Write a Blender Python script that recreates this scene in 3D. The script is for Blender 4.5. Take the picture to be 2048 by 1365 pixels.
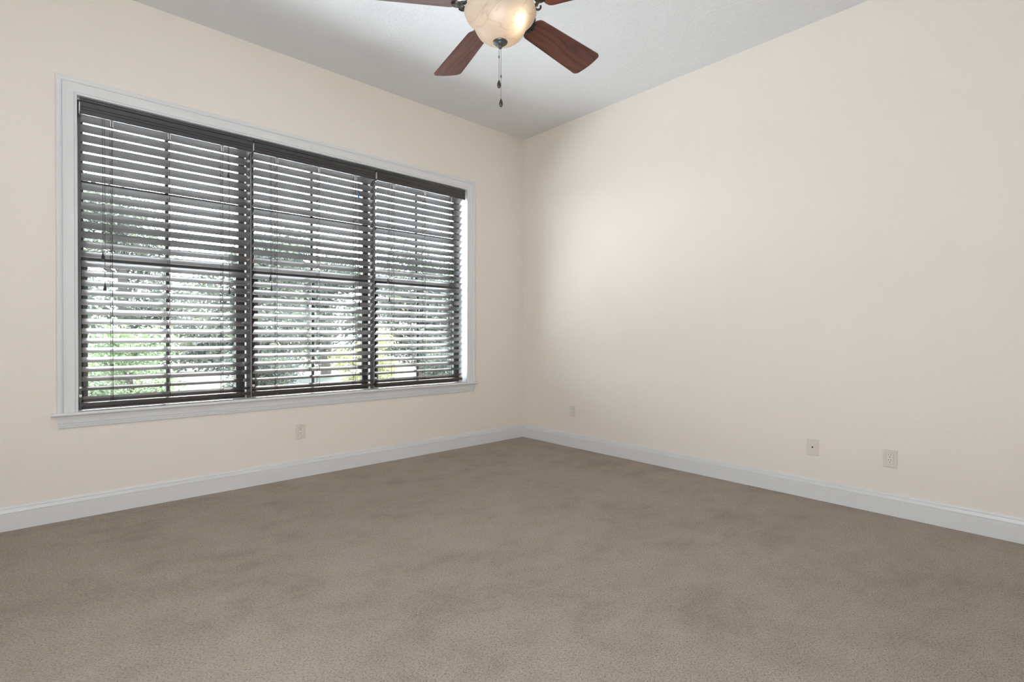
import bpy, bmesh, math, random
import numpy as np
from mathutils import Vector, Matrix
PI = math.pi
scene = bpy.context.scene
for o in list(bpy.data.objects):
    bpy.data.objects.remove(o)

# ------------------------------------------------------------------ camera
cam_d = bpy.data.cameras.new('camera'); cam = bpy.data.objects.new('camera', cam_d)
scene.collection.objects.link(cam); scene.camera = cam
F = Vector((0.67478075, 0.73798011, -0.00750322)); R = Vector((0.73800972, -0.67478695, 0.00205323)); U = R.cross(F)
M = Matrix((R, U, -F)).transposed().to_4x4(); M.translation = Vector((-3.93006, -4.117108, 1.130978))
cam.matrix_world = M
cam_d.sensor_fit = 'HORIZONTAL'; cam_d.sensor_width = 36; cam_d.lens = 36 * 1019.766 / 2048
cam_d.shift_y = -4.052 / 2048; cam_d.clip_start = .05; cam_d.clip_end = 300

# ------------------------------------------------------------------ view, world, sun, side fill, portal
vs = scene.view_settings
vs.view_transform = 'Standard'; vs.look = 'None'; vs.gamma = 1; vs.use_curve_mapping = False; vs.exposure = 1.2
scene.cycles.use_denoising = True
scene.cycles.max_bounces = 16; scene.cycles.diffuse_bounces = 10; scene.cycles.glossy_bounces = 6
scene.cycles.transmission_bounces = 10; scene.cycles.transparent_max_bounces = 16
scene.cycles.sample_clamp_indirect = 40; scene.cycles.caustics_reflective = True; scene.cycles.caustics_refractive = False
SKY, SUN, SIDE, LAMP = 11.0, 25.0, 78.0, .42
world = bpy.data.worlds.new('sky'); scene.world = world; world.use_nodes = True
wn = world.node_tree; wn.nodes.clear()
wo = wn.nodes.new('ShaderNodeOutputWorld'); bg = wn.nodes.new('ShaderNodeBackground')
tc = wn.nodes.new('ShaderNodeTexCoord'); sep = wn.nodes.new('ShaderNodeSeparateXYZ'); rmp = wn.nodes.new('ShaderNodeValToRGB')
rmp.color_ramp.elements[0].position = 0.0; rmp.color_ramp.elements[0].color = (.93, .97, 1, 1)
rmp.color_ramp.elements[1].position = .9; rmp.color_ramp.elements[1].color = (.72, .86, 1, 1)
wn.links.new(tc.outputs['Generated'], sep.inputs[0]); wn.links.new(sep.outputs['Z'], rmp.inputs[0])
wn.links.new(rmp.outputs[0], bg.inputs[0]); bg.inputs[1].default_value = SKY
wn.links.new(bg.outputs[0], wo.inputs[0])

def light(name, kind, loc, direction, energy, color, size=None):
    d = bpy.data.lights.new(name, kind); o = bpy.data.objects.new(name, d); scene.collection.objects.link(o)
    o.location = loc; o.rotation_euler = Vector(direction).to_track_quat('-Z', 'Y').to_euler()
    d.energy = energy; d.color = color
    if kind == 'AREA':
        d.shape = 'RECTANGLE'; d.size, d.size_y = size
    return o
sun = light('sun', 'SUN', (2, 6, 8), (-.30, -.62, -.66), SUN, (1, .95, .88)); sun.data.angle = .16
# added fill light, set before an added side window left of the camera
light('side_fill', 'AREA', (-4.97, -3.75, 1.65), (1, .75, .22), SIDE, (.88, .94, 1), (2.2, 1.9))
ptl = light('window_portal', 'AREA', (-2.286, .21, 1.62), (0, -1, 0), 1, (1, 1, 1), (3.0, 1.95)); ptl.data.cycles.is_portal = True

# ------------------------------------------------------------------ helpers
C = scene.collection
def link(name, mesh, parent=None, mat=None):
    o = bpy.data.objects.new(name, mesh); C.objects.link(o)
    if parent: o.parent = parent
    if mat:
        for m in (mat if isinstance(mat, (list, tuple)) else [mat]): mesh.materials.append(m)
    return o
def tag(o, label=None, cat=None, group=None, kind=None):
    for k, v in (('label', label), ('category', cat), ('group', group), ('kind', kind)):
        if v: o[k] = v
    return o
def empty(name, loc, label=None, cat=None, group=None, kind=None):
    o = bpy.data.objects.new(name, None); o.empty_display_size = .1; C.objects.link(o); o.location = loc
    return tag(o, label, cat, group, kind)
def done(bm, name, parent=None, mat=None, smooth=False, bevel=0, ang=35, recalc=True):
    if bevel:
        bmesh.ops.bevel(bm, geom=[e for e in bm.edges if e.is_manifold and e.calc_face_angle(0) > .6], offset=bevel, segments=2, affect='EDGES', clamp_overlap=True)
    if recalc: bmesh.ops.recalc_face_normals(bm, faces=bm.faces)
    if smooth:
        for f in bm.faces: f.smooth = True
        for e in bm.edges:
            if e.is_manifold and e.calc_face_angle(0) > math.radians(ang): e.smooth = False
    me = bpy.data.meshes.new(name); bm.to_mesh(me); bm.free()
    return link(name, me, parent, mat)
def box(bm, x0, x1, y0, y1, z0, z1, mi=0, M=None):
    vs_ = [bm.verts.new((x, y, z)) for x in (x0, x1) for y in (y0, y1) for z in (z0, z1)]
    if M is not None:
        for v in vs_: v.co = M @ v.co
    for a in ((0, 1, 3, 2), (4, 6, 7, 5), (0, 4, 5, 1), (2, 3, 7, 6), (0, 2, 6, 4), (1, 5, 7, 3)):
        f = bm.faces.new([vs_[i] for i in a]); f.material_index = mi
def sweep(bm, rings, close_ring=True, caps=True, close_path=False, mi=0):
    vr = [[bm.verts.new(p) for p in r] for r in rings]
    n = len(vr[0]); m = len(vr)
    for i in range(m if close_path else m - 1):
        a, b = vr[i], vr[(i + 1) % m]
        for j in range(n if close_ring else n - 1):
            f = bm.faces.new((a[j], a[(j + 1) % n], b[(j + 1) % n], b[j])); f.material_index = mi
    if caps and not close_path and close_ring:
        bm.faces.new(vr[0][::-1]).material_index = mi; bm.faces.new(vr[-1]).material_index = mi
def lathe(bm, prof, seg=48, c=(0, 0, 0), mi=0):
    rings = []
    for r, z in prof:
        rings.append([bm.verts.new((c[0] + r * math.cos(2 * PI * k / seg), c[1] + r * math.sin(2 * PI * k / seg), c[2] + z)) for k in range(seg)] if r > 1e-6 else [bm.verts.new((c[0], c[1], c[2] + z))])
    for a, b in zip(rings, rings[1:]):
        for k in range(seg):
            k2 = (k + 1) % seg
            if len(a) == 1 and len(b) == 1: continue
            if len(a) == 1: f = bm.faces.new((a[0], b[k2], b[k]))
            elif len(b) == 1: f = bm.faces.new((a[k], a[k2], b[0]))
            else: f = bm.faces.new((a[k], a[k2], b[k2], b[k]))
            f.material_index = mi
def tube(bm, pts, r, seg=6, mi=0):
    pts = [Vector(p) for p in pts]; rings = []
    for i, p in enumerate(pts):
        d = (pts[min(i + 1, len(pts) - 1)] - pts[max(i - 1, 0)]).normalized()
        a = d.orthogonal().normalized() if i == 0 else (a - d * a.dot(d)).normalized()
        b = d.cross(a)
        rr = r[i] if isinstance(r, (list, tuple)) else r
        rings.append([p + (a * math.cos(2 * PI * k / seg) + b * math.sin(2 * PI * k / seg)) * rr for k in range(seg)])
    sweep(bm, rings, mi=mi)

# ------------------------------------------------------------------ materials
def mat(name, color, rough=.5, spec=.5, metal=0):
    m = bpy.data.materials.new(name); m.use_nodes = True; nt = m.node_tree
    b = nt.nodes['Principled BSDF']; b.inputs['Base Color'].default_value = (*color, 1); b.inputs['Roughness'].default_value = rough
    b.inputs['Specular IOR Level'].default_value = spec; b.inputs['Metallic'].default_value = metal
    return m, nt, b
def noise(nt, scale, detail=3, rough=.5, vec=None, stretch=None, rot=None, dist=0):
    n = nt.nodes.new('ShaderNodeTexNoise'); n.inputs['Scale'].default_value = scale; n.inputs['Detail'].default_value = detail
    n.inputs['Roughness'].default_value = rough; n.inputs['Distortion'].default_value = dist
    t = nt.nodes.new('ShaderNodeTexCoord'); src = t.outputs['Object']
    if stretch or rot:
        mp = nt.nodes.new('ShaderNodeMapping')
        if stretch: mp.inputs['Scale'].default_value = stretch
        if rot: mp.inputs['Rotation'].default_value = rot
        nt.links.new(src, mp.inputs[0]); src = mp.outputs[0]
    nt.links.new(src, n.inputs['Vector']); return n
def ramp(nt, src, stops):
    r = nt.nodes.new('ShaderNodeValToRGB'); e = r.color_ramp.elements
    while len(e) < len(stops): e.new(.5)
    for k, (p_, c_) in enumerate(stops): e[k].position = p_; e[k].color = (*c_, 1) if len(c_) == 3 else c_
    nt.links.new(src, r.inputs[0]); return r
def bump(nt, b, src, strength, dist, prev=None):
    bp = nt.nodes.new('ShaderNodeBump'); bp.inputs['Strength'].default_value = strength; bp.inputs['Distance'].default_value = dist
    nt.links.new(src, bp.inputs['Height'])
    if prev: nt.links.new(prev.outputs[0], bp.inputs['Normal'])
    nt.links.new(bp.outputs[0], b.inputs['Normal']); return bp
def mix(nt, a, b_, fac, mode='MIX'):
    m = nt.nodes.new('ShaderNodeMix'); m.data_type = 'RGBA'; m.blend_type = mode
    for sock, v in ((m.inputs[0], fac), (m.inputs[6], a), (m.inputs[7], b_)):
        if hasattr(v, 'is_linked'): nt.links.new(v, sock)
        else: sock.default_value = v if not isinstance(v, tuple) else (*v, 1)
    return m.outputs[2]

def wall_paint(name, col):
    m, nt, b = mat(name, col, .62, .25)
    n = noise(nt, 130, 3, .6); b1 = bump(nt, b, n.outputs[0], .22, .0025)
    n2 = noise(nt, 38, 2, .5); bump(nt, b, n2.outputs[0], .12, .004, b1)
    return m
WALL = wall_paint('wall_paint', (.745, .684, .616))
CEIL, nt, b = mat('ceiling_paint', (.72, .725, .73), .8, .15)
n = noise(nt, 42, 4, .6, dist=.6); r = ramp(nt, n.outputs[0], [(.42, (0, 0, 0)), (.60, (1, 1, 1))]); bump(nt, b, r.outputs[0], .32, .004)
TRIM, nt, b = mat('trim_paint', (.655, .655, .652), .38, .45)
n = noise(nt, 60, 2); bump(nt, b, n.outputs[0], .06, .001)
JAMB, nt, b = mat('jamb_paint', (.86, .87, .87), .35, .45)
# carpet
CARPET, nt, b = mat('carpet', (.35, .29, .24), 1.0, .05)
b.inputs['Sheen Weight'].default_value = .25; b.inputs['Sheen Roughness'].default_value = .5
big = noise(nt, 1.5, 3, .55, dist=.4); med = noise(nt, 4.2, 6, .72, stretch=(1, 1.4, 1), rot=(0, 0, .5), dist=.15); fine = noise(nt, 118, 3, .8, stretch=(1, 1.35, 1), rot=(0, 0, .75)); tuft = noise(nt, 300, 2, .7)
pm = nt.nodes.new('ShaderNodeMath'); pm.operation = 'MULTIPLY_ADD'; pm.inputs[1].default_value = .4; nt.links.new(big.outputs[0], pm.inputs[0])
pm2 = nt.nodes.new('ShaderNodeMath'); pm2.operation = 'MULTIPLY'; pm2.inputs[1].default_value = .6; nt.links.new(med.outputs[0], pm2.inputs[0]); nt.links.new(pm2.outputs[0], pm.inputs[2])
lo = ramp(nt, pm.outputs[0], [(.38, (.410, .335, .262)), (.49, (.490, .408, .325)), (.60, (.530, .450, .366))])
fr = ramp(nt, fine.outputs[0], [(.34, (.38, .36, .33)), (.48, (.96, .96, .96)), (.72, (1.26, 1.26, 1.25))])
tr = ramp(nt, tuft.outputs[0], [(.30, (.62, .60, .58)), (.5, (1, 1, 1)), (.75, (1.15, 1.15, 1.15))])
c1 = mix(nt, lo.outputs[0], fr.outputs[0], 1.0, 'MULTIPLY'); c2 = mix(nt, c1, tr.outputs[0], .8, 'MULTIPLY')
nt.links.new(c2, b.inputs['Base Color'])
b1 = bump(nt, b, fine.outputs[0], .9, .012); b2 = bump(nt, b, tuft.outputs[0], .7, .006, b1); bump(nt, b, med.outputs[0], .35, .02, b2)
# blinds
def brown(name, col, rough):
    m, nt, b = mat(name, col, rough, .6); b.inputs['Coat Weight'].default_value = .7; b.inputs['Coat Roughness'].default_value = .14; b.inputs['Coat IOR'].default_value = 1.5
    n = noise(nt, 24, 4, .6, stretch=(.25, 6, 6)); r = ramp(nt, n.outputs[0], [(.3, tuple(c * .82 for c in col)), (.7, tuple(c * 1.15 for c in col))])
    nt.links.new(r.outputs[0], b.inputs['Base Color']); bump(nt, b, n.outputs[0], .08, .0006)
    return m
SLAT = brown('espresso_slat', (.072, .064, .061), .28)
nt = SLAT.node_tree; tb_ = nt.nodes.new('ShaderNodeBsdfTranslucent'); tb_.inputs[0].default_value = (.86, .80, .77, 1); mx_ = nt.nodes.new('ShaderNodeMixShader'); mx_.inputs[0].default_value = .006
nt.links.new(nt.nodes['Principled BSDF'].outputs[0], mx_.inputs[1]); nt.links.new(tb_.outputs[0], mx_.inputs[2]); nt.links.new(mx_.outputs[0], nt.nodes['Material Output'].inputs[0])   # thin slats let a little sun through
VAL = brown('espresso_valance', (.019, .017, .0165), .42)
RAIL = brown('espresso_rail', (.030, .020, .019), .35)
CORD, _, _ = mat('dark_cord', (.035, .018, .018), .8, .2)
TASS, _, _ = mat('dark_tassel', (.016, .011, .011), .4, .5)
BLUE, _, _ = mat('blue_tassel', (.03, .14, .34), .4, .5)
CLIP, _, _ = mat('clear_clip', (.62, .60, .60), .25, .6)
FRAME, nt, b = mat('bronze_window_frame', (.035, .032, .030), .45, .4)
n = noise(nt, 30, 2); bump(nt, b, n.outputs[0], .04, .001)
GLASS = bpy.data.materials.new('window_glass'); GLASS.use_nodes = True; nt = GLASS.node_tree; nt.nodes.clear()
go = nt.nodes.new('ShaderNodeOutputMaterial'); tb = nt.nodes.new('ShaderNodeBsdfTransparent'); gg = nt.nodes.new('ShaderNodeBsdfGlossy'); ms = nt.nodes.new('ShaderNodeMixShader'); fz = nt.nodes.new('ShaderNodeFresnel')
tb.inputs[0].default_value = (.93, .945, .945, 1); gg.inputs['Roughness'].default_value = .02; fz.inputs[0].default_value = 1.45
geo = nt.nodes.new('ShaderNodeNewGeometry'); inv = nt.nodes.new('ShaderNodeMath'); inv.operation = 'SUBTRACT'; inv.inputs[0].default_value = 1; nt.links.new(geo.outputs['Backfacing'], inv.inputs[1])
mu = nt.nodes.new('ShaderNodeMath'); mu.operation = 'MULTIPLY'; nt.links.new(fz.outputs[0], mu.inputs[0]); nt.links.new(inv.outputs[0], mu.inputs[1])
nt.links.new(mu.outputs[0], ms.inputs[0]); nt.links.new(tb.outputs[0], ms.inputs[1]); nt.links.new(gg.outputs[0], ms.inputs[2]); nt.links.new(ms.outputs[0], go.inputs[0])
POST, nt, b = mat('grey_mullion', (.085, .08, .078), .4, .5)
# fan
BRONZE, nt, b = mat('aged_bronze', (.045, .040, .036), .42, .5, .75)
n = noise(nt, 35, 3); r = ramp(nt, n.outputs[0], [(.35, (.028, .026, .024)), (.7, (.085, .075, .062))]); nt.links.new(r.outputs[0], b.inputs['Base Color'])
PEWTER, nt, b = mat('dark_pewter', (.10, .105, .105), .4, .5, .6)
WOOD, nt, b = mat('cherry_blade', (.2, .05, .03), .36, .5)
tcn = nt.nodes.new('ShaderNodeTexCoord'); mp = nt.nodes.new('ShaderNodeMapping'); mp.inputs['Scale'].default_value = (1.0, 4.6, 1)
nt.links.new(tcn.outputs['Object'], mp.inputs[0])
g1 = nt.nodes.new('ShaderNodeTexNoise'); g1.inputs['Scale'].default_value = 1.5; g1.inputs['Detail'].default_value = 1.5; g1.inputs['Roughness'].default_value = .4; nt.links.new(mp.outputs[0], g1.inputs['Vector'])
mm = nt.nodes.new('ShaderNodeMath'); mm.operation = 'MULTIPLY'; mm.inputs[1].default_value = 9; nt.links.new(g1.outputs[0], mm.inputs[0])
fc = nt.nodes.new('ShaderNodeMath'); fc.operation = 'PINGPONG'; fc.inputs[1].default_value = .5; nt.links.new(mm.outputs[0], fc.inputs[0])
g2 = noise(nt, 9, 5, .7, stretch=(1.2, 22, 1))
ad = nt.nodes.new('ShaderNodeMath'); ad.operation = 'MULTIPLY_ADD'; nt.links.new(g2.outputs[0], ad.inputs[0]); ad.inputs[1].default_value = .55; nt.links.new(fc.outputs[0], ad.inputs[2])
wr = ramp(nt, ad.outputs[0], [(.22, (.045, .014, .010)), (.36, (.100, .030, .019)), (.60, (.132, .041, .026)), (.90, (.160, .054, .034))])
nt.links.new(wr.outputs[0], b.inputs['Base Color'])
ALAB = bpy.data.materials.new('alabaster_glass'); ALAB.use_nodes = True; nt = ALAB.node_tree; nt.nodes.clear()
ao = nt.nodes.new('ShaderNodeOutputMaterial'); tl = nt.nodes.new('ShaderNodeBsdfTranslucent'); df = nt.nodes.new('ShaderNodeBsdfDiffuse'); gl = nt.nodes.new('ShaderNodeBsdfGlossy'); m1 = nt.nodes.new('ShaderNodeMixShader'); m2 = nt.nodes.new('ShaderNodeMixShader')
vn = noise(nt, 3.0, 2, .5, stretch=(1, 1, 1.6), rot=(.5, .3, 0), dist=1.6); vr = ramp(nt, vn.outputs[0], [(.40, (.68, .62, .54)), (.482, (.68, .61, .53)), (.495, (.58, .50, .41)), (.508, (.68, .61, .53)), (.75, (.73, .67, .59))])
nt.links.new(vr.outputs[0], tl.inputs[0]); nt.links.new(vr.outputs[0], df.inputs[0]); gl.inputs['Roughness'].default_value = .45
m1.inputs[0].default_value = .58; nt.links.new(df.outputs[0], m1.inputs[1]); nt.links.new(tl.outputs[0], m1.inputs[2])
m2.inputs[0].default_value = .05; nt.links.new(m1.outputs[0], m2.inputs[1]); nt.links.new(gl.outputs[0], m2.inputs[2]); nt.links.new(m2.outputs[0], ao.inputs[0])
BULB = bpy.data.materials.new('lit_bulb'); BULB.use_nodes = True; nt = BULB.node_tree; nt.nodes.clear()
bo = nt.nodes.new('ShaderNodeOutputMaterial'); be = nt.nodes.new('ShaderNodeEmission'); be.inputs[0].default_value = (1, .80, .55, 1); be.inputs[1].default_value = 1.6; nt.links.new(be.outputs[0], bo.inputs[0])
# electrics
PLATE, _, _ = mat('almond_plate', (.66, .60, .53), .35, .45)
INSERT, _, _ = mat('almond_receptacle', (.72, .66, .585), .3, .5)
SLOT, _, _ = mat('dark_slot', (.03, .025, .02), .6, .2)
# outdoors
def leafy(name, a, b_, c):
    m, nt, bs = mat(name, a, .55, .4)
    n = noise(nt, 3.5, 4, .6); r = ramp(nt, n.outputs[0], [(.35, a), (.52, b_), (.68, c)]); nt.links.new(r.outputs[0], bs.inputs['Base Color'])
    tr_ = nt.nodes.new('ShaderNodeBsdfTranslucent'); nt.links.new(r.outputs[0], tr_.inputs[0]); mx = nt.nodes.new('ShaderNodeMixShader'); mx.inputs[0].default_value = .35
    out = nt.nodes['Material Output']; nt.links.new(bs.outputs[0], mx.inputs[1]); nt.links.new(tr_.outputs[0], mx.inputs[2]); nt.links.new(mx.outputs[0], out.inputs[0])
    return m
LEAF_A = leafy('oak_leaves', (.026, .034, .031), (.056, .066, .052), (.125, .135, .075))
LEAF_B = leafy('bright_leaves', (.045, .078, .036), (.088, .12, .058), (.15, .175, .10))
LEAF_C = leafy('golden_leaves', (.10, .11, .042), (.155, .158, .065), (.22, .21, .11))
BARK, nt, b = mat('bark', (.06, .05, .045), .9, .1); n = noise(nt, 14, 4, stretch=(3, 3, .6)); bump(nt, b, n.outputs[0], .6, .02)
GRASS, nt, b = mat('lawn', (.20, .24, .13), .9, .1); n = noise(nt, 3, 6, .7); r = ramp(nt, n.outputs[0], [(.35, (.030, .034, .030)), (.6, (.055, .058, .048))]); nt.links.new(r.outputs[0], b.inputs['Base Color'])
PATIO, nt, b = mat('patio_concrete', (.50, .51, .53), .9, .1); n = noise(nt, 5, 5, .7); bump(nt, b, n.outputs[0], .1, .01)

# ------------------------------------------------------------------ the room
H = 3.3; X0 = -5.0; Y0 = -5.4; WT = .2
IL, IR, IB, IT = -3.785, -.7875, .646, 2.5976          # clear opening of the three-part window
def struct(bm, name, m, label, cat, **k):
    return tag(done(bm, name, None, m, **k), label, cat, kind='structure')
bm = bmesh.new(); box(bm, X0 - WT, WT, Y0 - WT, WT, -.12, 0)
struct(bm, 'floor', CARPET, 'taupe cut-pile carpet covering the whole floor of the room', 'floor')
bm = bmesh.new(); box(bm, X0 - WT, WT, Y0 - WT, WT, H, H + .12)
struct(bm, 'ceiling', CEIL, 'white textured ceiling above the room', 'ceiling')
L = .016
bm = bmesh.new()
box(bm, X0 - WT, IL - L, 0, WT, 0, H); box(bm, IR + L, WT, 0, WT, 0, H); box(bm, IL - L, IR + L, 0, WT, 0, IB - .03); box(bm, IL - L, IR + L, 0, WT, IT + L, H)
struct(bm, 'wall_left', WALL, 'beige painted wall holding the wide three-part window', 'wall')
bm = bmesh.new(); box(bm, 0, WT, Y0 - WT, 0, 0, H)
struct(bm, 'wall_right', WALL, 'bare beige painted wall with three almond plates near the floor', 'wall')
bm = bmesh.new(); box(bm, X0 - WT, X0, Y0 - WT, -4.85, 0, H); box(bm, X0 - WT, X0, -2.65, 0, 0, H); box(bm, X0 - WT, X0, -4.85, -2.65, 0, .55); box(bm, X0 - WT, X0, -4.85, -2.65, 2.45, H)
struct(bm, 'wall_front', WALL, 'beige painted wall to the left of the viewer with an added shaded window', 'wall')
bm = bmesh.new(); box(bm, X0, 0, Y0 - WT, Y0, 0, H)
struct(bm, 'wall_back', WALL, 'beige painted wall behind the viewer', 'wall')
wb = empty('window_4', (X0 - .1, -3.75, .55), 'added white framed window with a pale shade, unseen, left of the viewer', 'window', kind='structure')  # unseen window, added to house the side fill light
bm = bmesh.new()
for a in (-1.1, -.03, 1.04): box(bm, -.03, .03, a, a + .06, 0, 1.9)
box(bm, -.03, .03, -1.1, 1.1, 0, .06); box(bm, -.03, .03, -1.1, 1.1, 1.84, 1.9)
done(bm, 'window_frame', wb, TRIM)
bm = bmesh.new(); box(bm, -.003, .003, -1.05, 1.05, .05, 1.85); done(bm, 'pane', wb, GLASS)
bm = bmesh.new(); box(bm, .040, .043, -1.1, 1.1, 0, 1.9); done(bm, 'added_shade', wb, CEIL)  # added shade that keeps the sky out behind the fill light

# baseboards: a tall flat board, two grooves and a rounded top bead
BP = [(0, 0), (.0155, 0), (.0155, .0995), (.0150, .1005), (.0112, .1008), (.0112, .1030), (.0150, .1033), (.0145, .1045), (.0095, .1235), (.0060, .1238), (.0060, .1258), (.0095, .1262), (.0092, .1275), (.0050, .1370), (.0030, .139), (0, .139)]
bm = bmesh.new(); sweep(bm, [[(X0, -d, z) for d, z in BP], [(-.0, -d, z) for d, z in BP]])
struct(bm, 'baseboard_left', TRIM, 'white moulded baseboard along the window wall', 'baseboard')
bm = bmesh.new(); sweep(bm, [[(-d, -.0 - d, z) for d, z in BP], [(-d, Y0, z) for d, z in BP]])
struct(bm, 'baseboard_right', TRIM, 'white moulded baseboard along the bare wall on the right', 'baseboard')
bm = bmesh.new(); sweep(bm, [[(X0 + d, -d, z) for d, z in BP], [(X0 + d, Y0 + d, z) for d, z in BP]])
struct(bm, 'baseboard_front', TRIM, 'white moulded baseboard along the wall left of the viewer', 'baseboard')
bm = bmesh.new(); sweep(bm, [[(X0, Y0 + d, z) for d, z in BP], [(0, Y0 + d, z) for d, z in BP]])
struct(bm, 'baseboard_back', TRIM, 'white moulded baseboard along the wall behind the viewer', 'baseboard')

# window casing: mitred colonial profile (u = outward from the opening, d = depth off the wall)
CP = [(0, 0), (0, .010), (.004, .012), (.0105, .0130), (.0120, .0090), (.0150, .0130), (.050, .0150), (.066, .0170), (.0678, .0125), (.072, .0180), (.080, .0215), (.090, .0225), (.096, .0200), (.0985, .0150), (.1, .010), (.1, 0)]
ZB = .655
def ring(x, z, sx, sz): return [(x + sx * u, -d, z + sz * u) for u, d in CP]
bm = bmesh.new(); sweep(bm, [ring(IL, ZB, -1, 0), ring(IL, IT, -1, 1), ring(IR, IT, 1, 1), ring(IR, ZB, 1, 0)])
struct(bm, 'trim_1', TRIM, 'white mitred moulded casing framing the wide window', 'window casing')
# jamb liner (sides and head of the recess)
bm = bmesh.new(); box(bm, IL - L, IL, -.002, .19, IB - .03, IT + L); box(bm, IR, IR + L, -.002, .19, IB - .03, IT + L); box(bm, IL, IR, -.002, .19, IT, IT + L)
struct(bm, 'trim_2', JAMB, 'white painted liner of the window recess, sides and head', 'window jamb')
# stool with rounded nose and horns, then the moulded apron
SP = [(.19, .634), (.19, .655), (-.036, .655), (-.042, .651), (-.044, .645), (-.042, .638), (-.036, .634)]
bm = bmesh.new(); box(bm, IL, IR, 0, .19, .628, .655)
sweep(bm, [[(-3.911, y if y < 0 else 0, z) for y, z in SP], [(-.664, y if y < 0 else 0, z) for y, z in SP]])
struct(bm, 'trim_3', TRIM, 'white projecting stool under the wide window', 'window sill')
AP = [(0, .634), (.022, .634), (.0215, .626), (.017, .612), (.015, .592), (.0150, .590), (.0105, .588), (.0145, .5855), (.0130, .574), (.0085, .572), (.0125, .569), (.0125, .564), (.009, .558), (0, .558)]
bm = bmesh.new(); sweep(bm, [[(-3.889 + (.634 - z) * .20, -d, z) for d, z in AP], [(-.690 - (.634 - z) * .20, -d, z) for d, z in AP]])
struct(bm, 'trim_4', TRIM, 'white moulded apron below the window stool', 'window apron')

# ------------------------------------------------------------------ the three single-hung window units
MX = [IL, -2.7985, -1.7775, IR]
UG = [(-3.7549, -2.8515), (-2.7465, -1.8446), (-1.7246, -.8513)]
LG = [(-3.7323, -2.8763), (-2.7222, -1.8646), (-1.7100, -.8697)]
MUL = [-3.3040, -2.2968, -1.2925]
for i in range(3):
    x0, x1 = MX[i], MX[i + 1]
    w = empty('window_%d' % (i + 1), ((x0 + x1) / 2, .13, ZB), ['dark framed sash window behind the leftmost blind', 'dark framed sash window behind the middle blind', 'dark framed sash window behind the rightmost blind'][i], 'window', 'sash windows', 'structure')
    ox, oz = -(x0 + x1) / 2, -ZB
    def B(bm, a, b_, y0, y1, z0, z1): box(bm, a + ox, b_ + ox, y0 - .13, y1 - .13, z0 + oz, z1 + oz)
    bm = bmesh.new()
    u0, u1 = UG[i]; l0, l1 = LG[i]
    B(bm, x0, u0, .132, .152, ZB, IT); B(bm, u1, x1, .132, .152, ZB, IT)
    B(bm, u0, u1, .132, .152, IT - .045, IT); B(bm, u0, u1, .132, .152, ZB, ZB + .04)
    done(bm, 'window_frame', w, FRAME, bevel=.002)
    zl0, zl1, zm = .745, 1.588, 1.632
    bm = bmesh.new()
    B(bm, u0, l0, .108, .132, ZB + .04, zm - .008); B(bm, l1, u1, .108, .132, ZB + .04, zm - .008)
    B(bm, l0, l1, .105, .132, ZB + .04, .715); B(bm, l0, l1, .100, .132, zl1 + .01, zm - .002)
    B(bm, MUL[i] - .011, MUL[i] + .011, .113, .125, .715, zl1 + .01)
    lower = done(bm, 'lower_sash', w, FRAME, bevel=.0015)
    bm = bmesh.new(); B(bm, l0 - .005, l1 + .005, .117, .121, .71, zl1 + .015); done(bm, 'pane', lower, GLASS)
    bm = bmesh.new()
    B(bm, u0, u1, .134, .156, zl1 + .012, zm); B(bm, u0, u0 + .004, .134, .156, zm, IT - .045)
    B(bm, MUL[i] - .011, MUL[i] + .011, .138, .15, zm, IT - .045); B(bm, u0, u1, .138, .15, 2.090, 2.112)
    upper = done(bm, 'upper_sash', w, FRAME)
    bm = bmesh.new(); B(bm, u0, u1, .142, .146, zm - .01, IT - .044); done(bm, 'pane', upper, GLASS)
# mullion posts between the units
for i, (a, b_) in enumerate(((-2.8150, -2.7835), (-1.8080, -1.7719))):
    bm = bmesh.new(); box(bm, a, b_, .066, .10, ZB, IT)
    for q in (a - .0035, b_): box(bm, q, q + .0035, .067, .10, ZB, IT, 1)        # pale strips down both edges, standing in for edge highlights
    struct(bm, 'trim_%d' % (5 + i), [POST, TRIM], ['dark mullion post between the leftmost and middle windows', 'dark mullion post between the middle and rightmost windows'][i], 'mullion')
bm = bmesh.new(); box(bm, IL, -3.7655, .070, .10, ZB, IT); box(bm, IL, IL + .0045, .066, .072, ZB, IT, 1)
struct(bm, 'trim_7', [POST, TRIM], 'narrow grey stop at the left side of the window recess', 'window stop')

# ------------------------------------------------------------------ faux-wood venetian blinds
SW, TILT = .062, math.radians(35)
YC = .037; NS = 30; DZ = .06017; ZTOP = 2.4331 - .0178 + DZ
def slat_bm(length):
    bm = bmesh.new(); n = 8; th = .0030; top = []; bot = []
    for k in range(n + 1):
        s = -.5 + k / n; crown = .0032 * (1 - (2 * s) ** 2)
        e = th * (1 if 0 < k < n else .45)
        top.append((s * SW, crown + e / 2)); bot.append((s * SW, crown - e / 2))
    prof = top + bot[::-1]
    c, s_ = math.cos(TILT), math.sin(TILT)
    P = [(y * c + z * s_, -y * s_ + z * c) for y, z in prof]        # room edge high, outer edge low
    sweep(bm, [[(x, y, z) for y, z in P] for x in (-length / 2, 0, length / 2)])
    return bm
def tassel(bm, x, y, z):     # z = bottom of the tassel
    lathe(bm, [(0, 0), (.0068, .001), (.0086, .006), (.0086, .014), (.0066, .024), (.0042, .033), (.0034, .040), (.0034, .044), (0, .045)], 14, (x, y, z))
BL = [(-3.7652, -2.8000), (-2.7735, -1.8060), (-1.7730, -.8340)]
LAD = [(-3.613, -3.306, -2.985), (-2.6106, -2.2833, -1.970), (-1.6027, -1.2733, -.9650)]
LIFT = [((-3.662, 1.600), (-3.6526, 1.405)), ((-2.6640, 1.538), (-2.6560, 1.462)), ((-1.6696, 1.592), (-1.6547, 1.425))]
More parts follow.
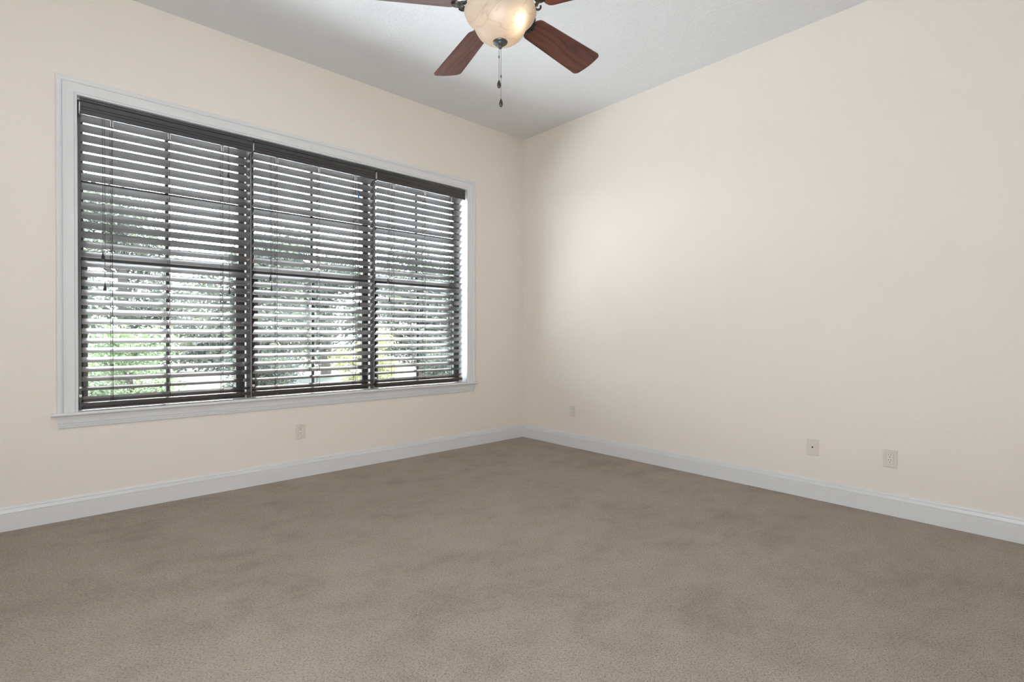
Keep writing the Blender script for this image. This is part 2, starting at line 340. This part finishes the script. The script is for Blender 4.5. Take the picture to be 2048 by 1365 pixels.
TLT = [((-2.9500, 2.262), (-2.9450, 1.420)), ((-1.9498, 2.300), (-1.9440, 1.374)), ((-.9640, 2.285), (-.9571, 1.412))]
BLAB = ['leftmost dark brown venetian blind, beside the left edge of the window', 'middle dark brown venetian blind, with a blue tassel on a short cord', 'rightmost dark brown venetian blind, nearest the room corner']
rnd = random.Random(4)
for i in range(3):
    x0, x1 = BL[i]; xc = (x0 + x1) / 2; Lg = x1 - x0
    t = empty('venetian_blind', (xc, 0, .66), BLAB[i], 'blind', 'venetian blinds in the wide window')
    oz = -.66
    # valance: moulded front with short returns
    VP = [(.014, 2.4915), (.003, 2.4915), (.000, 2.496), (.000, 2.510), (.004, 2.513), (.004, 2.519), (.001, 2.522), (.001, 2.529), (.005, 2.532), (.005, 2.536), (.002, 2.539), (.002, 2.566), (-.003, 2.570), (-.003, 2.585), (.002, 2.590), (.014, 2.590)]
    a, b_ = x0 - xc - .006, (x1 - xc + .012 if i < 2 else -.811 - xc)
    bm = bmesh.new(); sweep(bm, [[(a, y - .004, z + oz) for y, z in VP], [(b_, y - .004, z + oz) for y, z in VP]])
    box(bm, a, a + .009, .008, .060, 2.4915 + oz, 2.590 + oz); box(bm, b_ - .009, b_, .008, .060, 2.4915 + oz, 2.590 + oz)
    done(bm, 'valance', t, VAL)
    bm = bmesh.new(); box(bm, x0 - xc + .006, x1 - xc - .006, .014, .066, 2.522 + oz, 2.572 + oz); done(bm, 'headrail', t, VAL, bevel=.002)
    # end bracket holding the headrail
    bm = bmesh.new(); box(bm, a - .004, a + .001, -.003, .050, 2.505 + oz, 2.560 + oz); done(bm, 'mounting_bracket', t, CLIP, bevel=.001)
    first = None
    for k in range(NS):
        if first is None: first = s = done(slat_bm(Lg), 'slat', t, SLAT, smooth=True, ang=50)
        else:
            s = first.copy(); C.objects.link(s)
        s.location = (rnd.uniform(-.0012, .0012), YC, ZTOP - k * DZ + oz)
        if k == NS - 2: s.rotation_euler.x = math.radians(6)
        if k == NS - 1: s.rotation_euler.x = math.radians(10)
    bm = bmesh.new(); box(bm, x0 - xc, x1 - xc, .010, .064, .681 + oz, .702 + oz); done(bm, 'bottom_rail', t, RAIL, bevel=.003)
    ztop = 2.522
    for X in LAD[i]:
        bm = bmesh.new(); X -= xc; yf = YC - SW / 2 * math.cos(TILT) - .0022; yr = YC + SW / 2 * math.cos(TILT) + .0022
        tube(bm, [(X, yf, .703 + oz), (X, yf, ztop + oz)], .0011, 5); tube(bm, [(X, yr, .703 + oz), (X, yr, ztop + oz)], .0011, 5)
        for k in range(NS):      # rungs under every slat
            z = ZTOP - k * DZ + oz - .004
            tube(bm, [(X, yf, z + .0178), (X, yr, z - .0178)], .0009, 4)
        tube(bm, [(X - .009, YC, .700 + oz), (X - .009, YC, ztop + oz)], .0011, 5)
        lc = done(bm, 'ladder_cord', t, CORD)
        bm = bmesh.new(); lathe(bm, [(0, -.010), (.007, -.009), (.008, -.004), (.008, 0), (0, 0)], 12, (X, .016, .682 + oz)); done(bm, 'cord_button', t, TASS)
        # frayed splice where the cord meets the rail
        bm = bmesh.new(); tube(bm, [(X - .016, yf, .704 + oz), (X, yf - .001, .735 + oz), (X + .016, yf, .704 + oz)], .0011, 5); done(bm, 'cord_splice', t, CORD)
        # clear clip hanging from the valance
        bm = bmesh.new()
        if i != 0 or X > -.4 or True:
            for q in (0, .011): box(bm, X - .010 + q, X - .006 + q, .006, .010, 2.452 + oz, 2.497 + oz)
            done(bm, 'valance_clip', t, CLIP)
    for X, z in LIFT[i]:
        bm = bmesh.new(); X -= xc; tube(bm, [(X, -.001, z + .043 + oz), (X + .001, .001, 2.10 + oz), (X, .004, 2.50 + oz)], .0012, 5); c_ = done(bm, 'lift_cord', t, CORD)
        bm = bmesh.new(); tassel(bm, X, -.001, z + oz); done(bm, 'tassel', c_, TASS, smooth=True)
    for j, (X, z) in enumerate(TLT[i]):
        bm = bmesh.new(); X -= xc; tube(bm, [(X, -.001, z + .043 + oz), (X, .004, 2.50 + oz)], .0012, 5); c_ = done(bm, 'tilt_cord', t, CORD)
        blue = i == 1 and j == 0
        bm = bmesh.new(); tassel(bm, X, -.001, z + oz); ts = done(bm, 'tassel', c_, BLUE if blue else TASS, smooth=True)
        if blue: ts['label'] = 'blue tassel'
    # hold-down pins at the jamb
    for za, zb_ in ((.742, .757), (.795, .806)):
        bm = bmesh.new(); box(bm, x0 - xc - .013, x0 - xc - .001, .006, .022, za + oz, zb_ + oz); done(bm, 'hold_down_bracket', t, CLIP, bevel=.001)

# ------------------------------------------------------------------ wall plates
def plate(kind, loc, rot, label, name):
    t = empty(name, loc, label, 'outlet' if kind != 'jack' else 'wall jack', 'almond wall plates near the baseboard'); t.rotation_euler = (0, 0, rot)
    w, h = .0375, .0580
    bm = bmesh.new(); ps = [(-w, -h), (w, -h), (w, h), (-w, h)]
    sweep(bm, [[(x, 0, z) for x, z in ps], [(x, -.003, z) for x, z in ps], [(x * .93, -.006, z * .95) for x, z in ps]])
    done(bm, 'cover_plate', t, PLATE)
    for z in ((-.0484, .0484) if kind != 'jack' else (-.042, .042)):
        bm = bmesh.new(); m_ = Matrix.Translation((0, -.006, z)) @ Matrix.Rotation(PI / 2, 4, 'X')
        lathe(bm, [(0, .0012), (.0026, .0010), (.0032, 0)], 12); bmesh.ops.transform(bm, matrix=m_, verts=bm.verts)
        box(bm, -.0024, .0024, -.0075, -.0070, z - .0004, z + .0004, 1)
        done(bm, 'screw', t, [INSERT, SLOT])
    if kind == 'jack':
        bm = bmesh.new(); ps = [(-.0065, -.0060), (.0065, -.0060), (.0065, .0070), (-.0065, .0070)]
        box(bm, -.0105, .0105, -.0068, -.005, -.0105, .0105); done(bm, 'jack_bezel', t, PLATE, bevel=.0006)
        bm = bmesh.new(); box(bm, -.0055, .0055, -.0074, -.0050, -.0020, .0050); box(bm, -.0028, .0028, -.0074, -.0050, -.0055, -.0020); done(bm, 'jack_socket', t, SLOT)
    else:
        bm = bmesh.new(); box(bm, -.0170, .0170, -.0080, -.004, -.0335, .0335); rc = done(bm, 'receptacle', t, INSERT, bevel=.0012)
        bm = bmesh.new(); box(bm, -.0178, .0178, -.00635, -.005, -.0343, .0343); done(bm, 'receptacle_gap', t, SLOT)
        bm = bmesh.new()
        for zc in (.0165, -.0165):
            box(bm, -.0080, -.0056, -.0086, -.0070, zc + .002, zc + .0105); box(bm, .0056, .0080, -.0086, -.0070, zc + .003, zc + .0100)
            m_ = Matrix.Translation((0, -.0070, zc - .0062)) @ Matrix.Rotation(PI / 2, 4, 'X'); b2 = bmesh.new(); lathe(b2, [(0, .0016), (.0028, .0016), (.0028, 0)], 12); bmesh.ops.transform(b2, matrix=m_, verts=b2.verts)
            me = bpy.data.meshes.new('tmp'); b2.to_mesh(me); b2.free(); bm.from_mesh(me); bpy.data.meshes.remove(me)
        done(bm, 'slots', rc, SLOT).name = 'plug_opening'
    return t
plate('outlet', (-2.4385, 0, .363), 0, 'almond outlet on the window wall, below the window apron', 'wall_outlet')
plate('outlet', (0, -.733, .363), -PI / 2, 'almond outlet on the bare wall, nearest the room corner', 'wall_outlet')
plate('jack', (0, -2.9176, .357), -PI / 2, 'blank-faced almond plate with one small dark jack hole', 'wall_jack')
plate('outlet', (0, -3.3582, .358), -PI / 2, 'almond outlet on the bare wall, just right of the jack plate', 'wall_outlet')

# ------------------------------------------------------------------ ceiling fan with bowl light
FX, FY, FZ = -2.4307, -2.3959, 2.5905
fan = empty('ceiling_fan', (FX, FY, H), 'ceiling fan with five cherry blades and a lit alabaster glass bowl', 'ceiling fan')
def Z(z): return z - H
bm = bmesh.new(); lathe(bm, [(0, Z(3.298)), (.075, Z(3.298)), (.075, Z(3.285)), (.068, Z(3.255)), (.045, Z(3.225)), (.022, Z(3.215)), (0, Z(3.215))], 40); done(bm, 'canopy', fan, BRONZE, smooth=True)
bm = bmesh.new(); lathe(bm, [(0, Z(3.22)), (.013, Z(3.22)), (.013, Z(2.84)), (0, Z(2.84))], 20); done(bm, 'downrod', fan, BRONZE, smooth=True)
bm = bmesh.new(); lathe(bm, [(0, Z(2.865)), (.03, Z(2.862)), (.05, Z(2.845)), (.095, Z(2.83)), (.125, Z(2.805)), (.132, Z(2.775)), (.132, Z(2.735)), (.122, Z(2.705)), (.10, Z(2.690)), (.085, Z(2.675)), (.085, Z(2.655)), (0, Z(2.655))], 48); done(bm, 'motor_housing', fan, BRONZE, smooth=True)
bm = bmesh.new(); lathe(bm, [(0, Z(2.657)), (.060, Z(2.657)), (.072, Z(2.650)), (.088, Z(2.645)), (.108, Z(2.640)), (.112, Z(2.628)), (.104, Z(2.622)), (0, Z(2.622))], 48); done(bm, 'light_fitter', fan, BRONZE, smooth=True)
# alabaster bowl, thin shell, open at the top
GP = [(.0, 2.437), (.03, 2.438), (.055, 2.443), (.078, 2.453), (.097, 2.468), (.108, 2.485), (.1155, 2.501), (.123, 2.515), (.136, 2.530), (.1525, 2.547), (.1605, 2.565), (.157, 2.582), (.146, 2.600), (.130, 2.614), (.116, 2.624), (.108, 2.632)]
bm = bmesh.new(); lathe(bm, [(r_, Z(z)) for r_, z in GP], 72)
bowl = done(bm, 'glass_bowl', fan, ALAB, smooth=True, ang=80)
# lit bulbs inside the bowl
for a, rr, zz, s in ((-1.38, .106, 2.528, 1.0), (2.2, .045, 2.585, .15)):
    bx, by = rr * math.cos(a), rr * math.sin(a)
    bm = bmesh.new(); lathe(bm, [(0, -.045), (.012, -.042), (.019, -.030), (.020, -.018), (.012, .002), (.010, .020), (0, .020)], 18, (bx, by, Z(zz) + .02)); done(bm, 'bulb', fan, BULB, smooth=True)
    d = bpy.data.lights.new('bulb_light', 'POINT'); d.energy = LAMP * s; d.color = (1, .71, .46); d.shadow_soft_size = .03
    lo_ = bpy.data.objects.new('bulb_light', d); C.objects.link(lo_); lo_.parent = fan; lo_.location = (bx * 1.02, by * 1.02, Z(zz) - .027)
    d.use_shadow = True
bm = bmesh.new(); lathe(bm, [(0, Z(2.448)), (.010, Z(2.446)), (.031, Z(2.441)), (.033, Z(2.437)), (.031, Z(2.433)), (.025, Z(2.431)), (.023, Z(2.429)), (.022, Z(2.426)), (.014, Z(2.420)), (.0085, Z(2.417)), (.008, Z(2.411)), (.005, Z(2.408)), (0, Z(2.408))], 36); done(bm, 'finial', fan, PEWTER, smooth=True)
RT = Vector((R.x, R.y, 0)).normalized()
for dx, zt, zb, nm in ((-.0055, 2.412, 2.268, 0), (.0035, 2.412, 2.184, 1)):
    px, py = RT.x * dx, RT.y * dx
    bm = bmesh.new(); zz = zt
    tube(bm, [(px, py, Z(zt)), (px, py, Z(zb))], .0006, 5)
    while zz > zb:
        bmesh.ops.create_icosphere(bm, subdivisions=1, radius=.00145, matrix=Matrix.Translation((px, py, Z(zz)))); zz -= .0042
    lathe(bm, [(0, -.006), (.0028, -.005), (.0028, .005), (0, .006)], 10, (px, py, Z((2.372, 2.285)[nm])))
    ch = done(bm, 'pull_chain', fan, PEWTER)
    bm = bmesh.new(); lathe(bm, [(0, -.036), (.0050, -.033), (.0085, -.024), (.0078, -.016), (.0045, -.006), (.0025, 0), (0, .002)], 16, (px, py, Z(zb))); done(bm, 'pendant', ch, BRONZE, smooth=True)
# blades
bw0, bw1, br0, br1, PITCH, PHI = .1224, .1686, .20, .668, -.2668, .0662
def blade_bm():
    bm = bmesh.new(); n = 10; out = []
    for k in range(5):      # rounded inner end
        a = PI / 2 * (1 - k / 4); out.append((br0 + .030 - .030 * math.cos(PI / 2 - a), 0))
    pts = []
    w0 = lambda x: (bw0 + (bw1 - bw0) * (x - br0) / (br1 - br0)) / 2
    for k in range(9):      # inner end: gentle half-round
        a = PI * (k / 8 - .5); pts.append((br0 + .028 - .055 * math.cos(a) * .7, w0(br0) * math.sin(a)))
    rc = .026
    for sy in (1, -1):      # tip corners, tip edge bowed outwards
        hw = w0(br1 - rc)
        for k in range(6):
            a = PI / 2 * k / 5
            if sy == 1: ang = PI / 2 - a
            else: ang = -a
            pts.append((br1 - rc + rc * math.cos(ang), sy * (hw - rc) + rc * math.sin(ang) if sy == 1 else -(hw - rc) + rc * math.sin(ang)))
        if sy == 1:
            for q in (.5, 0, -.5): pts.append((br1 + .006 * (1 - q * q), q * (hw - rc)))
    th = .0055
    sweep(bm, [[(x, y, -th / 2) for x, y in pts], [(x, y, th / 2) for x, y in pts]])
    bmesh.ops.bevel(bm, geom=[e for e in bm.edges if e.is_manifold and e.calc_face_angle(0) > 1.2], offset=.001, segments=1, affect='EDGES')
    return bm
def iron_bm():
    bm = bmesh.new()
    for s in (-1, 1):       # two scrolled arms meeting on a mounting plate under the blade
        pts = []
        for k in range(13):
            u = k / 12; pts.append((.070 + .118 * u, s * (.012 + .032 * math.sin(PI * u) ** 1.2), .062 * (1 - u) ** 2 - .010))
        tube(bm, pts, [.0075 - .002 * abs(k / 12 - .5) for k in range(13)], 8)
        pts = [(.163 + .016 * math.cos(t_) * (1 - t_ / 9), s * (.040 + .018 * math.sin(t_) * (1 - t_ / 9)), -.011) for t_ in [q * .55 for q in range(11)]]
        tube(bm, pts, .0045, 8)
    lathe(bm, [(0, -.014), (.026, -.013), (.030, -.006), (.030, -.003), (0, -.003)], 24, (.190, 0, 0))
    for q in ((.181, .013), (.181, -.013), (.206, 0)): lathe(bm, [(0, -.018), (.004, -.017), (.005, -.013)], 10, (q[0], q[1], 0))
    return bm
b0 = i0 = None
for k in range(5):
    if b0 is None:
        b0 = bl = done(blade_bm(), 'blade', fan, WOOD); i0 = ir = done(iron_bm(), 'blade_iron', b0, BRONZE, smooth=True)
    else:
        bl = b0.copy(); C.objects.link(bl); ir = i0.copy(); C.objects.link(ir); ir.parent = bl
    bl.parent = fan; bl.location = (0, 0, Z(FZ))
    bl.rotation_euler = (Matrix.Rotation(PHI + k * 2 * PI / 5, 3, 'Z') @ Matrix.Rotation(PITCH, 3, 'X')).to_euler()

# ------------------------------------------------------------------ outdoors
bm = bmesh.new(); box(bm, -9, 5, .2, 1.94, 3.16, 3.27); box(bm, -9, 5, 1.94, 1.97, 3.13, 3.33)
tag(done(bm, 'roof_eave', None, TRIM), 'white soffit of the roof eave above the window, outside', 'eave', kind='structure')
bm = bmesh.new(); box(bm, -14, 14, .2, 4.6, -.6, -.29)
tag(done(bm, 'patio', None, PATIO), 'pale sunlit concrete patio right outside the window', 'patio', kind='structure')
bm = bmesh.new(); box(bm, -40, 40, 4.6, 60, -.6, -.3)
tag(done(bm, 'ground', None, GRASS), 'lawn beyond the patio outside the window', 'ground', kind='structure')
def foliage(name, blobs, n, leaf, m, parent, seed):
    g = np.random.default_rng(seed)
    blobs = np.array(blobs, float); wts = blobs[:, 3] ** 2; wts /= wts.sum()
    ix = g.choice(len(blobs), n, p=wts)
    d = g.normal(size=(n, 3)); d /= np.linalg.norm(d, axis=1)[:, None]
    rad = blobs[ix, 3] * (g.random(n) ** .38) * (1 + .12 * g.normal(size=n))
    P = blobs[ix, :3] + d * rad[:, None] * np.array([1, 1, .85])
    a = g.normal(size=(n, 3)) + d * .6; a /= np.linalg.norm(a, axis=1)[:, None]
    b_ = np.cross(a, g.normal(size=(n, 3))); b_ /= np.linalg.norm(b_, axis=1)[:, None]
    c = np.cross(a, b_); sz = leaf * (.6 + .8 * g.random(n))[:, None]
    V = np.stack([P - a * sz, P + b_ * sz * .45 + c * sz * .12, P + a * sz, P - b_ * sz * .45 + c * sz * .12], 1).reshape(-1, 3)
    me = bpy.data.meshes.new(name); idx = np.arange(4 * n).reshape(-1, 4)
    tri = np.concatenate([idx[:, [0, 1, 2]], idx[:, [0, 2, 3]]])
    me.from_pydata(V.tolist(), [], tri.tolist()); me.update()
    return link(name, me, parent, m)
def tree(name, x, y, h, rad, n, leaf, m, label, cat, group, seed, zb=-.3, low=.25):
    g = random.Random(seed); t = empty(name, (x, y, zb), label, cat, group); blobs = []
    bm = bmesh.new(); tube(bm, [(0, 0, -.05), (.05, 0, h * .3), (0, .04, h * .6), (.03, 0, h * .85)], [.09 * rad, .075 * rad, .05 * rad, .02], 10)
    for q in range(14):
        a = g.uniform(0, 2 * PI); u = g.uniform(low, .93); rr = rad * g.uniform(.25, .75) * (1.1 - .6 * max(0, u - .5))
        p_ = (rr * math.cos(a), rr * math.sin(a), h * u); blobs.append((*p_, rad * g.uniform(.32, .5)))
        tube(bm, [(0, 0, h * (u - .15)), (p_[0] * .5, p_[1] * .5, h * (u - .05)), p_], [.035 * rad, .022 * rad, .01], 6)
    done(bm, 'trunk', t, BARK, smooth=True)
    foliage('foliage', blobs, n, leaf, m, t, seed)
    return t
tg = 'trees behind the garden'
for k, (x, y, h, rad, n, lab) in enumerate([
    (-4.7, 8.3, 4.1, 1.55, 20000, 'tree nearest the left window edge, in front of the others'),
    (-.4, 8.3, 3.9, 1.55, 20000, 'near tree seen at the right edge of the leftmost blind'),
    (3.9, 8.3, 3.7, 1.55, 20000, 'near tree seen through the right part of the middle blind'),
    (8.2, 8.3, 3.6, 1.55, 20000, 'near tree seen through the rightmost blind'),
    (-2.4, 13.2, 5.3, 2.0, 22000, 'farther tree filling the middle of the leftmost blind'),
    (3.2, 13.2, 5.1, 2.0, 22000, 'farther tree behind the left half of the middle blind'),
    (8.8, 13.2, 5.0, 2.0, 22000, 'farther tree between the middle and rightmost blinds'),
    (14.4, 13.2, 5.0, 2.0, 22000, 'farthest right tree, at the right edge of the rightmost blind')]):
    tree('garden_tree', x, y, h, rad, n, .052, LEAF_A, lab, 'tree', tg, 20 + k)
h_ = empty('hedge', (6, 19, -.3), 'long dark hedge closing off the garden behind the trees', 'hedge')
g_ = random.Random(7)
foliage('foliage', [(-22 + q * .9, g_.uniform(-.4, .4), z_, g_.uniform(.8, 1.1)) for q in range(50) for z_ in (.6, 1.7, 2.6)], 40000, .10, LEAF_A, h_, 9)
sg = 'shrubs outside the window'
for k, (x, y, h, rad, m, lab) in enumerate([
    (-3.0, 5.6, 1.45, .75, LEAF_B, 'bright green shrub outside the leftmost window'),
    (-1.0, 5.6, 1.1, .7, LEAF_A, 'low grey-green shrub right of the bright green shrub'),
    (.9, 5.6, 1.5, .65, LEAF_C, 'golden yellow shrub outside the middle window'),
    (2.8, 5.6, 1.1, .7, LEAF_A, 'low grey-green shrub right of the golden shrub'),
    (4.7, 5.6, 1.35, .7, LEAF_B, 'bright green shrub outside the rightmost window'),
    (6.8, 5.6, 1.1, .8, LEAF_A, 'low grey-green shrub furthest right outside the window')]):
    tree('garden_shrub', x, y, h, rad, 9000, .026, m, lab, 'shrub', sg, 50 + k, low=.2)
